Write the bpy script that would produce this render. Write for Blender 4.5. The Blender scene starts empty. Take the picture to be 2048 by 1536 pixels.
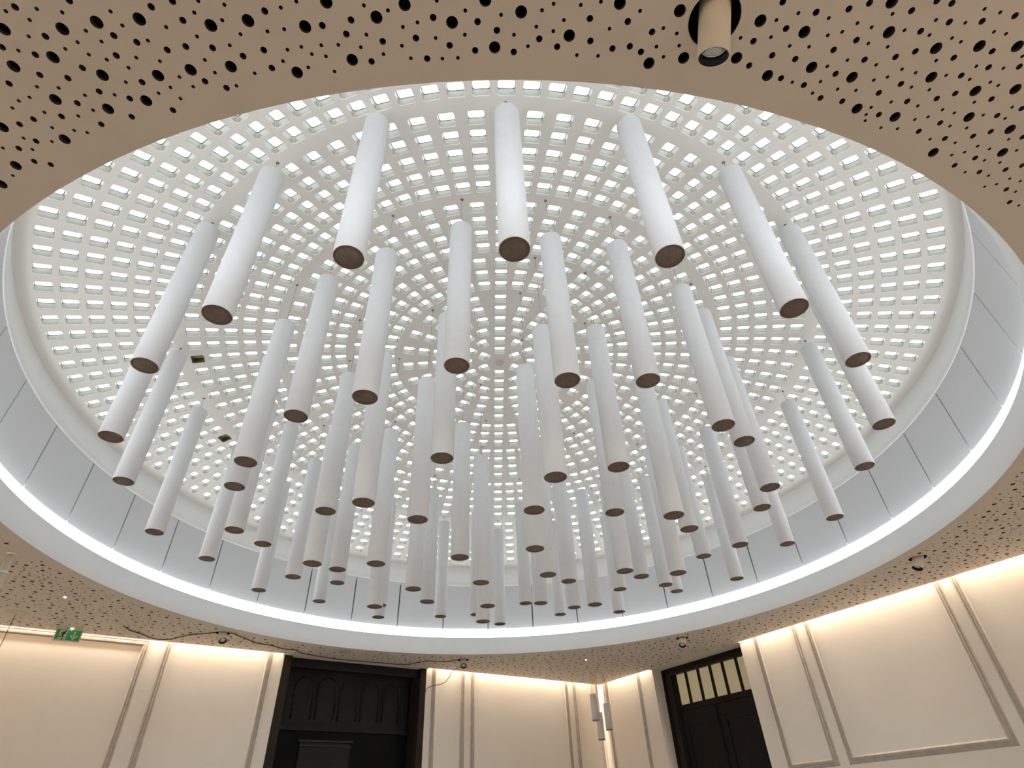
import bpy, math, random
from mathutils import Vector, Matrix
from mathutils.geometry import delaunay_2d_cdt

scene = bpy.context.scene
COL = scene.collection
R = math.radians
PI = math.pi

# ------------------------------------------------------------------ camera, sky, lights, exposure
CAM_Z = 1.6
S = 3.6                                    # metres per unit: radius of the round opening
CEIL = CAM_Z + .5163 * S
PITCH, ROLL, FPX = 0.6669, -0.0446, 1146.4
CX, CY = -0.0322 * S, 1.2274 * S           # axis of the dome
cam_data = bpy.data.cameras.new('camera')
cam = bpy.data.objects.new('camera', cam_data)
COL.objects.link(cam)
_f = Vector((0, math.cos(PITCH), math.sin(PITCH)))
_u = Vector((0, -math.sin(PITCH), math.cos(PITCH)))
_x = Vector((1, 0, 0))
_r = math.cos(ROLL) * _x + math.sin(ROLL) * _u
_up = -math.sin(ROLL) * _x + math.cos(ROLL) * _u
cam.matrix_world = Matrix(((_r.x, _up.x, -_f.x, 0), (_r.y, _up.y, -_f.y, 0), (_r.z, _up.z, -_f.z, CAM_Z), (0, 0, 0, 1)))
cam_data.sensor_fit = 'HORIZONTAL'
cam_data.sensor_width = 36
cam_data.lens = FPX / 2048 * 36
cam_data.clip_start = .02
scene.camera = cam

scene.view_settings.view_transform = 'Standard'
scene.view_settings.look = 'None'
scene.view_settings.exposure = 0.72
scene.view_settings.gamma = 1
scene.view_settings.use_curve_mapping = False

SKY = 2.4
world = bpy.data.worlds.new('overcast_sky')
scene.world = world
world.use_nodes = True
_bg = world.node_tree.nodes['Background']
_bg.inputs[0].default_value = (.89, .945, 1, 1)
_bg.inputs[1].default_value = SKY

COVE_RING = 5.0                            # glow of the light strip round the drum
WALL_WASH = 11.0                           # watts per metre of the hidden strips that wash the walls
WARM = (1, .88, .71)
PANE_GLOW = 1.0

# room frame: corner of the two walls in view, and the two wall directions
TH = R(33.95)
RD = Vector((math.sin(TH), -math.cos(TH), 0))      # along the right wall, from the far corner
BD = Vector((-math.cos(TH), -math.sin(TH), 0))     # along the back wall, from the far corner
CORNER = Vector((1.2017, 10.3867, 0))
GAP = .06                                          # light slot between ceiling and wall
LEN_R, LEN_B = 8.75, 9.2


def on_back(s, z, off=0.0):
    p = CORNER + BD * s + RD * off
    return Vector((p.x, p.y, z))


def on_right(s, z, off=0.0):
    p = CORNER + RD * s + BD * off
    return Vector((p.x, p.y, z))


def wash(name, a, b):
    """an LED strip lying in the slot above the ceiling edge, shining down the wall"""
    d = bpy.data.lights.new(name, 'AREA')
    d.shape = 'RECTANGLE'
    d.size = (b - a).length
    d.size_y = .02
    d.energy = WALL_WASH * d.size
    d.color = WARM
    o = bpy.data.objects.new(name, d)
    COL.objects.link(o)
    x = (b - a).normalized()
    z = Vector((0, 0, 1))
    y = z.cross(x)
    m = (a + b) / 2
    o.matrix_world = Matrix(((x.x, y.x, z.x, m.x), (x.y, y.y, z.y, m.y), (x.z, y.z, z.z, m.z), (0, 0, 0, 1)))
    return o


LO = GAP - .013
LZ = CEIL + .29
wash('wall_wash_strip', on_back(.22, LZ, LO), on_back(3.05, LZ, LO))
wash('wall_wash_strip', on_back(5.06, LZ, LO), on_back(LEN_B - .05, LZ, LO))
wash('wall_wash_strip', on_right(.22, LZ, LO), on_right(1.2, LZ, LO))
wash('wall_wash_strip', on_right(2.9, LZ, LO), on_right(LEN_R - .05, LZ, LO))
wash('wall_wash_strip', on_back(.05, LZ, LEN_R - LO), on_back(LEN_B - .05, LZ, LEN_R - LO))
wash('wall_wash_strip', on_right(.05, LZ, LEN_B - LO), on_right(LEN_R - .05, LZ, LEN_B - LO))


# ------------------------------------------------------------------ materials
def mat(name, color, rough=.6, metal=0, spec=.3, noise=0, nscale=8, bump=0, bscale=60, stretch=None, emit=None, estr=0):
    m = bpy.data.materials.new(name)
    m.use_nodes = True
    nt = m.node_tree
    p = nt.nodes['Principled BSDF']
    p.inputs['Roughness'].default_value = rough
    p.inputs['Metallic'].default_value = metal
    p.inputs['Specular IOR Level'].default_value = spec
    p.inputs['Base Color'].default_value = (*color, 1)
    if emit:
        p.inputs['Emission Color'].default_value = (*emit, 1)
        p.inputs['Emission Strength'].default_value = estr
    if noise or bump:
        tc = nt.nodes.new('ShaderNodeTexCoord')
        src = tc.outputs['Object']
        if stretch:
            mp = nt.nodes.new('ShaderNodeMapping')
            mp.inputs['Scale'].default_value = stretch
            nt.links.new(src, mp.inputs[0])
            src = mp.outputs[0]
    if noise:
        n = nt.nodes.new('ShaderNodeTexNoise')
        n.inputs['Scale'].default_value = nscale
        n.inputs['Detail'].default_value = 4
        nt.links.new(src, n.inputs['Vector'])
        r = nt.nodes.new('ShaderNodeValToRGB')
        r.color_ramp.elements[0].position = .3
        r.color_ramp.elements[1].position = .7
        r.color_ramp.elements[0].color = (*[c * (1 - noise) for c in color], 1)
        r.color_ramp.elements[1].color = (*[min(1, c * (1 + noise)) for c in color], 1)
        nt.links.new(n.outputs['Fac'], r.inputs[0])
        nt.links.new(r.outputs[0], p.inputs['Base Color'])
    if bump:
        n = nt.nodes.new('ShaderNodeTexNoise')
        n.inputs['Scale'].default_value = bscale
        n.inputs['Detail'].default_value = 3
        nt.links.new(src, n.inputs['Vector'])
        b = nt.nodes.new('ShaderNodeBump')
        b.inputs['Strength'].default_value = bump
        b.inputs['Distance'].default_value = .01
        nt.links.new(n.outputs['Fac'], b.inputs['Height'])
        nt.links.new(b.outputs[0], p.inputs['Normal'])
    return m


def glow(name, color, strength):
    m = bpy.data.materials.new(name)
    m.use_nodes = True
    nt = m.node_tree
    nt.nodes.clear()
    e = nt.nodes.new('ShaderNodeEmission')
    e.inputs[0].default_value = (*color, 1)
    e.inputs[1].default_value = strength
    o = nt.nodes.new('ShaderNodeOutputMaterial')
    nt.links.new(e.outputs[0], o.inputs[0])
    return m


def clear_glass(name, tint, gloss=.06, frost=.0, rough=.05):
    m = bpy.data.materials.new(name)
    m.use_nodes = True
    nt = m.node_tree
    nt.nodes.clear()
    t = nt.nodes.new('ShaderNodeBsdfTransparent')
    t.inputs[0].default_value = (*tint, 1)
    g = nt.nodes.new('ShaderNodeBsdfGlossy')
    g.inputs['Roughness'].default_value = rough
    d = nt.nodes.new('ShaderNodeBsdfTranslucent')
    d.inputs[0].default_value = (.9, .92, .9, 1)
    a = nt.nodes.new('ShaderNodeMixShader')
    a.inputs[0].default_value = frost
    b = nt.nodes.new('ShaderNodeMixShader')
    b.inputs[0].default_value = gloss
    o = nt.nodes.new('ShaderNodeOutputMaterial')
    nt.links.new(t.outputs[0], a.inputs[1])
    nt.links.new(d.outputs[0], a.inputs[2])
    nt.links.new(a.outputs[0], b.inputs[1])
    nt.links.new(g.outputs[0], b.inputs[2])
    nt.links.new(b.outputs[0], o.inputs[0])
    return m


M = dict(
    ceiling=mat('perforated_board_paint', (.73, .635, .535), .8, noise=.02, nscale=3, bump=.05, bscale=120),
    holeedge=mat('shaded_perforation_edge', (.09, .075, .063), .9, spec=.1, noise=.2, nscale=60),  # dark tone put in for the shade inside the holes
    voidsheet=mat('black_void_sheet', (.006, .006, .007), .95, spec=.05, noise=.3, nscale=90),
    wall=mat('cream_wall_paint', (.87, .79, .70), .7, noise=.02, nscale=2, bump=.04, bscale=80),
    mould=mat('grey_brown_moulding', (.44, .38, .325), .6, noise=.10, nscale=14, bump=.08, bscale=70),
    dome=mat('dome_plaster', (.81, .772, .72), .75, noise=.015, nscale=4, bump=.08, bscale=70),
    ring=mat('white_ring_plaster', (.88, .88, .86), .7, noise=.01, nscale=3, bump=.03, bscale=80),
    panel=mat('white_drum_panel', (.66, .665, .68), .5, noise=.01, nscale=2, bump=.02, bscale=60),
    gapback=mat('drum_backing', (.10, .10, .10), .8, noise=.05, nscale=6),
    fascia=mat('white_fascia_paint', (.82, .82, .82), .55, noise=.01, nscale=3, bump=.02, bscale=70),
    felt=mat('white_felt_tube', (.745, .742, .745), .85, spec=.15, noise=.015, nscale=20, bump=.06, bscale=160),
    rim=mat('white_tube_rim', (.80, .78, .75), .6, noise=.01, nscale=30),
    cap=mat('brown_felt_cap', (.215, .16, .133), .9, spec=.1, noise=.12, nscale=40, bump=.1, bscale=200),
    cable=mat('steel_cable', (.16, .16, .16), .4, metal=.6, noise=.1, nscale=200),
    hook=mat('grey_hook_metal', (.18, .18, .17), .4, metal=.7, noise=.1, nscale=90),
    side=mat('glass_block_side', (.28, .275, .225), .18, spec=.5, noise=.16, nscale=5, stretch=(6, 6, 40), bump=.25, bscale=8),
    edge=mat('glass_block_seam', (.05, .052, .05), .4, noise=.1, nscale=40),
    pane=clear_glass('glass_block_pane', (.97, .985, .98), .05, .03),
    dirt=mat('mottled_block_glass', (.20, .17, .07), .5, noise=.75, nscale=26),
    mottle2=mat('mottled_block_pane', (.55, .50, .30), .5, noise=.7, nscale=18),
    spot=mat('beige_lamp_body', (.80, .73, .62), .45, noise=.02, nscale=30),
    black=mat('black_bezel_and_shade', (.008, .008, .009), .35, noise=.2, nscale=60),
    lens=mat('lamp_reflector', (.55, .53, .50), .25, metal=.85, noise=.15, nscale=40),
    chrome=mat('bright_lamp_ring', (.85, .84, .82), .25, metal=.6, noise=.03, nscale=50),
    wood=mat('dark_stained_wood', (.012, .0085, .007), .5, spec=.15, noise=.35, nscale=6, stretch=(14, 14, 1), bump=.06, bscale=40),
    wood2=mat('brown_stained_wood', (.030, .021, .016), .5, spec=.15, noise=.3, nscale=6, stretch=(14, 14, 1), bump=.05, bscale=40),
    board=mat('carved_dark_board', (.011, .0108, .0092), .6, noise=.2, nscale=9, bump=.1, bscale=60),
    greyboard=mat('grey_reflected_board', (.030, .030, .029), .6, noise=.2, nscale=9),
    bglass=mat('black_door_glass', (.006, .006, .0065), .4, spec=.08, noise=.2, nscale=4),
    amber=mat('room_glow_frosted_pane', (.26, .22, .14), .5, noise=.05, nscale=5, emit=(.46, .38, .215), estr=.30),  # glow put in for the lit room behind the glass
    green=mat('exit_sign_green', (.02, .16, .045), .5, noise=.06, nscale=30, emit=(.02, .16, .045), estr=.35),
    white=mat('exit_sign_white', (.72, .68, .62), .5, noise=.03, nscale=30),
    dgreen=mat('exit_sign_figure', (.012, .035, .014), .5, noise=.1, nscale=50),
    signframe=mat('cream_sign_frame', (.70, .62, .48), .5, noise=.03, nscale=30),
    pend=mat('grey_pendant_shade', (.80, .77, .73), .6, noise=.04, nscale=18, bump=.04, bscale=90),
    pdark=mat('dark_pendant_rim', (.16, .15, .14), .5, noise=.1, nscale=40),
    wire=mat('brown_wire', (.10, .055, .035), .6, noise=.15, nscale=60),
    plate=mat('round_cover_paint', (.66, .60, .50), .6, noise=.02, nscale=12),
    plate2=mat('round_cover_grey_paint', (.50, .44, .38), .6, noise=.03, nscale=12),
    tubeglass=clear_glass('frosted_tube_glass', (.86, .90, .86), .12, .45, .15),
    floor=mat('cream_stone_floor', (.69, .675, .65), .4, noise=.05, nscale=3, stretch=(1, 3, 1), bump=.04, bscale=20),
)
M['strip'] = glow('cove_strip_light', (.90, .955, 1), COVE_RING)
M['led'] = glow('white_led', (.95, 1, 1), 9)


# ------------------------------------------------------------------ helpers
class MB:
    """collects faces with a material slot each, then links them as one mesh object"""

    def __init__(self):
        self.v, self.f, self.m, self.s = [], [], [], []

    def add(self, verts, faces, slot=0, smooth=False):
        b = len(self.v)
        self.v.extend([tuple(p) for p in verts])
        for f in faces:
            self.f.append([b + i for i in f])
            self.m.append(slot)
            self.s.append(smooth)

    def box(self, lo, hi, slot=0, X=None, Y=None, Z=None, o=None):
        X = X or Vector((1, 0, 0)); Y = Y or Vector((0, 1, 0)); Z = Z or Vector((0, 0, 1)); o = o or Vector()
        P = [o + X * x + Y * y + Z * z for x in (lo[0], hi[0]) for y in (lo[1], hi[1]) for z in (lo[2], hi[2])]
        F = [(0, 1, 3, 2), (4, 6, 7, 5), (0, 4, 5, 1), (2, 3, 7, 6), (0, 2, 6, 4), (1, 5, 7, 3)]
        if X.cross(Y).dot(Z) < 0:
            F = [f[::-1] for f in F]
        self.add(P, F, slot)

    def lathe(self, prof, n=32, c=(0, 0, 0), slot=0, smooth=True, axis=None, flip=False, slots=None):
        """prof: (radius, height) from one end to the other, turned about the axis"""
        c = Vector(c)
        A = (axis or Vector((0, 0, 1))).normalized()
        U = A.orthogonal().normalized() if axis else Vector((1, 0, 0))
        W = A.cross(U)
        rows = []
        V = []
        for r, h in prof:
            if r < 1e-7:
                rows.append([len(V)]); V.append(c + A * h)
            else:
                rows.append(list(range(len(V), len(V) + n)))
                V += [c + A * h + (U * math.cos(2 * PI * k / n) + W * math.sin(2 * PI * k / n)) * r for k in range(n)]
        b = len(self.v)
        self.v.extend([tuple(p) for p in V])
        for i in range(len(rows) - 1):
            a, d = rows[i], rows[i + 1]
            for k in range(n):
                q = (k + 1) % n
                if len(a) == 1 and len(d) == 1:
                    continue
                if len(a) == 1:
                    f = [a[0], d[q], d[k]]
                elif len(d) == 1:
                    f = [a[k], a[q], d[0]]
                else:
                    f = [a[k], a[q], d[q], d[k]]
                if flip:
                    f = f[::-1]
                self.f.append([b + j for j in f])
                self.m.append(slots[i] if slots else slot)
                self.s.append(smooth)

    def tube(self, pts, r, n=6, slot=0):
        pts = [Vector(p) for p in pts]
        V, F = [], []
        up = Vector((.13, .31, .94)).normalized()
        for i, p in enumerate(pts):
            t = (pts[min(i + 1, len(pts) - 1)] - pts[max(i - 1, 0)]).normalized()
            a = t.cross(up)
            if a.length < .05:
                a = t.cross(Vector((1, 0, 0)))
            a.normalize()
            c = t.cross(a)
            V += [p + (a * math.cos(2 * PI * k / n) + c * math.sin(2 * PI * k / n)) * r for k in range(n)]
        for i in range(len(pts) - 1):
            for k in range(n):
                q = (k + 1) % n
                F.append((i * n + k, i * n + q, (i + 1) * n + q, (i + 1) * n + k))
        F.append(tuple(range(n - 1, -1, -1)))
        F.append(tuple((len(pts) - 1) * n + k for k in range(n)))
        self.add(V, F, slot, True)

    def build(self, name, mats, parent=None, loc=None):
        me = bpy.data.meshes.new(name)
        me.from_pydata(self.v, [], self.f)
        for m in (mats if isinstance(mats, (list, tuple)) else [mats]):
            me.materials.append(m)
        me.polygons.foreach_set('material_index', self.m)
        me.polygons.foreach_set('use_smooth', self.s)
        me.update()
        o = bpy.data.objects.new(name, me)
        COL.objects.link(o)
        if parent:
            o.parent = parent
        if loc is not None:
            o.location = loc
        return o


def empty(name, loc=(0, 0, 0)):
    o = bpy.data.objects.new(name, None)
    o.empty_display_size = .1
    COL.objects.link(o)
    o.location = loc
    return o


def tag(o, label=None, cat=None, group=None, kind=None):
    if label: o['label'] = label
    if cat: o['category'] = cat
    if group: o['group'] = group
    if kind: o['kind'] = kind
    return o


def struct(o, label=None):
    o['kind'] = 'structure'
    if label: o['label'] = label
    return o


def pol(r, az, z):
    """point at radius r (units) and azimuth az (degrees, 0 = towards the camera) about the dome axis; z in units"""
    a = R(az)
    return Vector((CX + r * S * math.sin(a), CY - r * S * math.cos(a), CAM_Z + z * S))


def circle2(cx, cy, r, n, ph=0):
    return [(cx + r * math.cos(2 * PI * k / n + ph), cy + r * math.sin(2 * PI * k / n + ph)) for k in range(n)]


def sheet(outer, holes, extra=()):
    """2D triangulation of a region with holes; returns (points, faces) with counter-clockwise faces"""
    V, F = [], []
    for poly in [outer] + holes:
        if sum(poly[k - 1][0] * poly[k][1] - poly[k][0] * poly[k - 1][1] for k in range(len(poly))) < 0:
            poly = poly[::-1]
        b = len(V)
        V += [Vector(p) for p in poly]
        F.append(list(range(b, b + len(poly))))
    V += [Vector(p) for p in extra]
    vs, _, fs, _, _, of = delaunay_2d_cdt(V, [], F, 1, 1e-6)
    keep = [f for f, o in zip(fs, of) if list(o) == [0]]
    used = {}
    pts, out = [], []
    for f in keep:
        g = []
        for i in f:
            if i not in used:
                used[i] = len(pts); pts.append((vs[i].x, vs[i].y))
            g.append(used[i])
        a = sum(pts[g[k]][0] * pts[g[(k + 1) % 3]][1] - pts[g[(k + 1) % 3]][0] * pts[g[k]][1] for k in range(3))
        out.append(g if a > 0 else g[::-1])
    return pts, out


HOLES = {'L': [(-1.405,0.620),(-1.241,0.626),(-1.135,0.613),(-1.012,0.610),(-1.316,0.699),(-1.447,0.719),(-0.819,0.634),(-0.709,0.626),(-0.552,0.648),(-1.202,0.755),(-1.037,0.763),(-0.932,0.751),(-0.808,0.747),(-0.615,0.772),(-1.388,0.820),(-1.244,0.856),(-1.112,0.836),(-1.611,0.899),(-1.441,0.948),(-1.662,1.032),(-1.759,1.099),(-0.474,0.588),(-0.342,0.632),(-0.256,0.603),(-0.127,0.654),(-0.007,0.726),(-0.439,0.743),(0.074,0.635),(0.216,0.703),(0.357,0.624),(0.534,0.650),(0.467,0.791),(0.572,0.780),(-0.027,0.601),(0.779,0.686),(0.922,0.722),(0.737,0.787),(0.851,0.844),(0.983,0.825),(1.181,0.733),(1.126,0.861),(1.352,0.785),(1.485,0.784),(1.606,0.790),(1.385,0.872),(1.557,0.923),(1.688,0.923),(1.188,0.964),(1.332,0.999),(1.589,1.011),(1.762,1.062),(1.792,1.149),(1.537,1.137),(1.150,0.652)], 'M': [(-1.335,0.567),(-1.443,0.666),(-1.362,0.690),(-1.301,0.643),(-1.107,0.649),(-1.051,0.669),(-1.130,0.702),(-1.249,0.732),(-1.387,0.746),(-1.310,0.759),(-1.495,0.767),(-1.240,0.802),(-1.095,0.780),(-1.159,0.827),(-1.328,0.834),(-1.403,0.873),(-1.496,0.878),(-1.551,0.892),(-1.537,0.950),(-1.610,0.972),(-1.544,1.034),(-1.591,1.020),(-1.294,0.904),(-1.184,0.884),(-1.044,0.869),(-0.963,0.581),(-0.892,0.618),(-0.916,0.686),(-0.974,0.693),(-0.840,0.693),(-0.904,0.786),(-0.847,0.808),(-0.760,0.719),(-0.653,0.604),(-0.693,0.705),(-0.687,0.756),(-0.502,0.647),(-0.439,0.672),(-0.898,0.570),(-1.178,0.557),(-0.416,0.636),(-0.337,0.696),(-0.238,0.691),(-0.180,0.639),(-0.053,0.655),(-0.141,0.715),(0.002,0.680),(-0.066,0.732),(0.050,0.741),(-0.213,0.749),(0.127,0.708),(0.181,0.732),(0.274,0.660),(0.280,0.720),(0.386,0.672),(0.462,0.703),(0.349,0.744),(0.401,0.740),(0.437,0.757),(-0.382,0.750),(0.863,0.710),(0.937,0.670),(1.031,0.665),(1.085,0.652),(1.220,0.677),(0.775,0.741),(0.846,0.784),(0.922,0.798),(1.032,0.776),(1.091,0.751),(0.783,0.811),(0.897,0.854),(0.979,0.879),(1.068,0.848),(1.142,0.809),(1.050,0.923),(1.127,0.937),(1.237,0.915),(1.272,0.988),(1.237,0.805),(1.291,0.791),(1.277,0.734),(1.351,0.712),(1.330,0.662),(1.450,0.714),(1.541,0.703),(1.535,0.801),(1.424,0.815),(1.554,0.849),(1.296,0.889),(1.441,0.942),(1.346,0.947),(1.494,0.928),(1.480,0.871),(1.500,1.027),(1.441,1.054),(1.549,1.085),(1.645,1.081),(1.684,1.010),(1.628,0.952),(1.698,1.067),(1.704,1.166),(1.645,1.192),(1.755,1.224),(1.848,1.219),(1.906,1.304),(1.957,1.362),(1.653,0.851),(1.753,0.989),(1.826,1.093),(1.899,1.205),(0.829,0.639),(1.282,0.654)], 'S': [(-1.367,0.576),(-1.279,0.574),(-1.215,0.585),(-1.317,0.600),(-1.348,0.641),(-1.403,0.677),(-1.266,0.678),(-1.220,0.662),(-1.178,0.633),(-1.151,0.663),(-1.081,0.588),(-1.068,0.624),(-1.208,0.696),(-1.164,0.712),(-1.075,0.710),(-1.017,0.666),(-1.113,0.737),(-1.011,0.723),(-0.947,0.633),(-0.851,0.600),(-0.871,0.661),(-0.781,0.622),(-0.759,0.584),(-0.787,0.688),(-0.744,0.660),(-0.877,0.725),(-0.863,0.762),(-0.975,0.770),(-1.144,0.778),(-1.017,0.799),(-0.947,0.800),(-1.062,0.815),(-1.199,0.814),(-1.290,0.811),(-1.293,0.858),(-1.350,0.874),(-1.356,0.786),(-1.418,0.780),(-1.462,0.810),(-1.502,0.819),(-1.537,0.840),(-1.448,0.858),(-1.456,0.908),(-1.392,0.920),(-1.355,0.929),(-1.570,0.938),(-1.487,0.954),(-1.660,0.968),(-1.568,0.978),(-1.698,1.068),(-1.003,0.834),(-0.814,0.803),(-0.744,0.769),(-0.664,0.656),(-0.614,0.652),(-0.605,0.597),(-0.623,0.707),(-0.580,0.701),(-0.647,0.738),(-0.555,0.722),(-0.520,0.699),(-0.515,0.730),(-0.470,0.700),(-0.577,0.759),(-0.501,0.774),(-0.557,0.584),(-0.827,0.572),(-0.371,0.601),(-0.306,0.616),(-0.381,0.676),(-0.405,0.709),(-0.271,0.660),(-0.227,0.650),(-0.180,0.693),(-0.283,0.710),(-0.342,0.731),(-0.262,0.746),(-0.167,0.751),(-0.120,0.751),(-0.086,0.625),(-0.093,0.688),(0.016,0.640),(0.052,0.694),(0.093,0.727),(0.118,0.675),(0.168,0.689),(0.134,0.633),(0.167,0.618),(0.198,0.661),(0.245,0.624),(0.242,0.758),(0.307,0.763),(0.334,0.689),(0.418,0.646),(0.494,0.694),(0.482,0.744),(0.509,0.774),(0.302,0.618),(-0.164,0.597),(0.885,0.670),(0.826,0.686),(0.981,0.687),(0.825,0.732),(0.733,0.730),(0.997,0.734),(1.037,0.726),(0.891,0.759),(0.952,0.764),(1.073,0.704),(1.121,0.717),(1.132,0.762),(1.032,0.824),(0.938,0.868),(1.029,0.870),(1.095,0.897),(1.157,0.903),(1.201,0.873),(1.186,0.826),(1.088,0.808),(1.197,0.774),(1.276,0.843),(1.326,0.856),(1.241,0.865),(1.336,0.901),(1.310,0.746),(1.226,0.729),(1.167,0.683),(1.307,0.705),(1.401,0.716),(1.385,0.757),(1.419,0.769),(1.372,0.821),(1.512,0.844),(1.604,0.854),(1.515,0.884),(1.430,0.868),(1.400,0.912),(1.589,0.896),(1.622,0.908),(1.293,0.947),(1.390,0.964),(1.446,1.004),(1.405,1.011),(1.234,0.962),(1.228,0.986),(1.235,1.007),(1.301,1.035),(1.361,1.041),(1.482,0.981),(1.529,0.994),(1.604,1.050),(1.541,1.040),(1.634,1.006),(1.718,1.021),(1.717,0.983),(1.576,0.960),(1.497,1.085),(1.595,1.103),(1.685,1.120),(1.610,1.150),(1.651,1.141),(1.735,1.133),(1.744,1.177),(1.781,1.099),(1.808,1.189),(1.838,1.143),(1.701,1.222),(1.799,1.241),(1.853,1.279),(1.889,1.258),(1.814,1.288),(1.949,1.316),(1.937,1.271),(2.004,1.380),(1.505,0.745),(1.546,0.752),(1.437,0.681),(1.490,0.692),(1.641,0.820),(0.537,0.710),(0.551,0.744),(1.017,0.906)]}
TUBES = [('a',0,0.116,4.088,3.258), ('a',1,0.224,4.640,3.258), ('a',2,-0.331,4.753,3.258), ('a',3,-0.451,4.189,3.258), ('b',0,0.107,3.441,3.256), ('b',1,0.701,3.854,3.409), ('b',2,0.849,4.628,3.256), ('b',3,0.438,5.251,3.409), ('b',4,-0.314,5.369,3.256), ('b',5,-0.935,4.981,3.308), ('b',6,-1.092,4.235,3.256), ('b',7,-0.679,3.598,3.301), ('c',0,0.232,3.009,3.252), ('c',1,0.650,3.195,3.407), ('c',2,1.048,3.606,3.252), ('c',3,1.316,4.199,3.407), ('c',4,1.299,4.716,3.252), ('c',5,1.097,5.205,3.407), ('c',6,0.697,5.621,3.303), ('c',7,0.188,5.842,3.407), ('c',8,-0.387,5.827,3.252), ('c',9,-0.916,5.638,3.407), ('c',10,-1.317,5.230,3.252), ('c',11,-1.536,4.708,3.407), ('c',12,-1.555,4.165,3.252), ('c',13,-1.328,3.625,3.407), ('c',14,-0.953,3.223,3.252), ('c',15,-0.443,2.992,3.407), ('d',0,0.297,2.407,3.501), ('d',1,0.774,2.573,3.604), ('d',2,1.265,2.914,3.501), ('d',3,1.526,3.276,3.604), ('d',4,1.821,3.752,3.501), ('d',5,1.970,4.303,3.604), ('d',6,1.906,4.802,3.501), ('d',7,1.733,5.299,3.604), ('d',8,1.436,5.748,3.501), ('d',9,1.044,6.133,3.604), ('d',10,0.562,6.340,3.501), ('d',11,0.041,6.459,3.604), ('d',12,-0.496,6.441,3.501), ('d',13,-1.006,6.273,3.604), ('d',14,-1.456,5.980,3.501), ('d',15,-1.797,5.568,3.604), ('d',16,-2.050,5.082,3.501), ('d',17,-2.160,4.575,3.604), ('d',18,-2.164,4.062,3.501), ('d',19,-1.990,3.575,3.604), ('d',20,-1.693,3.086,3.501), ('d',21,-1.294,2.764,3.604), ('d',22,-0.803,2.475,3.501), ('d',23,-0.294,2.367,3.604), ('e',0,0.037,1.607,3.611), ('e',1,0.758,1.743,3.681), ('e',2,1.421,2.050,3.611), ('e',3,1.998,2.564,3.681), ('e',4,2.400,3.151,3.611), ('e',5,2.617,3.834,3.681), ('e',6,2.672,4.571,3.611), ('e',7,2.543,5.283,3.681), ('e',8,2.241,5.987,3.611), ('e',9,1.739,6.521,3.681), ('e',10,1.135,6.954,3.611), ('e',11,0.460,7.194,3.681), ('e',12,-0.276,7.224,3.611), ('e',13,-0.976,7.058,3.681), ('e',14,-1.645,6.744,3.611), ('e',15,-2.208,6.322,3.681), ('e',16,-2.617,5.696,3.611), ('e',17,-2.852,5.019,3.681), ('e',18,-2.918,4.267,3.611), ('e',19,-2.800,3.565,3.681), ('e',20,-2.481,2.904,3.611), ('e',21,-1.996,2.339,3.681), ('e',22,-1.401,1.919,3.611), ('e',23,-0.714,1.666,3.681)]

# ------------------------------------------------------------------ ceiling: perforated board with the round opening
def ceil_pt(a, b):
    """room frame: a metres from the back wall, b metres from the right wall"""
    p = CORNER + RD * a + BD * b
    return (p.x, p.y)


SPOTS = [  # hole centre, end of lamp relative to it
    ((.641, .676), (-.013, .063, -.101)), ((-3.295, 6.555), (.047, -.056, -.095)), ((-.813, 8.243), (.015, -.090, -.092)),
    ((1.979, 7.629), (-.032, -.064, -.096)), ((3.627, 5.191), (-.051, -.005, -.095))]
PATCHES = [(-4.195, 6.05), (-2.209, 7.55), (-.067, 8.922), (1.628, 8.365), (3.263, 6.642), (4.192, 4.64)]
LEDS = [(-4.169, 5.209), (.844, 8.528)]
CANOPY = (1.06, 9.40)
GLASS_AT = (-3.939, 4.21)
WIRE_AT = (-4.877, 5.579)
HOLE_R = {'L': .0172, 'M': .0097, 'S': .0056}

to_cam = cam.matrix_world.inverted()


def project(p):
    q = to_cam @ Vector(p)
    if q.z > -.01:
        return None
    return (1024 + FPX * q.x / -q.z, 768 - FPX * q.y / -q.z)


holes = [(x, y, s) for s in HOLES for x, y in HOLES[s]]
rng = random.Random(4)
cell = {}
CS = .08


def put(x, y, s):
    cell.setdefault((int(x // CS), int(y // CS)), []).append((x, y, HOLE_R[s]))


def free(x, y, r, need):
    i, j = int(x // CS), int(y // CS)
    for a in range(i - 1, i + 2):
        for b in range(j - 1, j + 2):
            for u, v, q in cell.get((a, b), ()):
                if (x - u) ** 2 + (y - v) ** 2 < (r + q + need) ** 2:
                    return False
    return True


given, holes = holes, []
for x, y, s in given:                                    # keep neighbours apart
    if free(x, y, HOLE_R[s], .003) and all(math.hypot(x - u, y - w) > .079 + HOLE_R[s] for (u, w), _ in SPOTS):
        holes.append((x, y, s)); put(x, y, s)


def allowed(x, y, r):
    if math.hypot(x - CX, y - CY) < S + .10 + r:
        return False
    v = Vector((x, y, 0)) - CORNER
    a, b = v.dot(RD), v.dot(BD)
    if not (GAP + .06 < a < LEN_R - GAP - .06 and GAP + .06 < b < LEN_B - GAP - .06):
        return False
    for (u, w), _ in SPOTS:
        if math.hypot(x - u, y - w) < .10 + r: return False
    for u, w in PATCHES:
        if math.hypot(x - u, y - w) < .085 + r: return False
    for u, w in LEDS:
        if math.hypot(x - u, y - w) < .05 + r: return False
    for u, w in (CANOPY, WIRE_AT, GLASS_AT):
        if math.hypot(x - u, y - w) < .16 + r: return False
    q = project((x, y, CEIL))
    if q and -10 < q[0] < 2058 and -10 < q[1] < 540:      # there the photograph gives every hole
        return False
    return True


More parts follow.
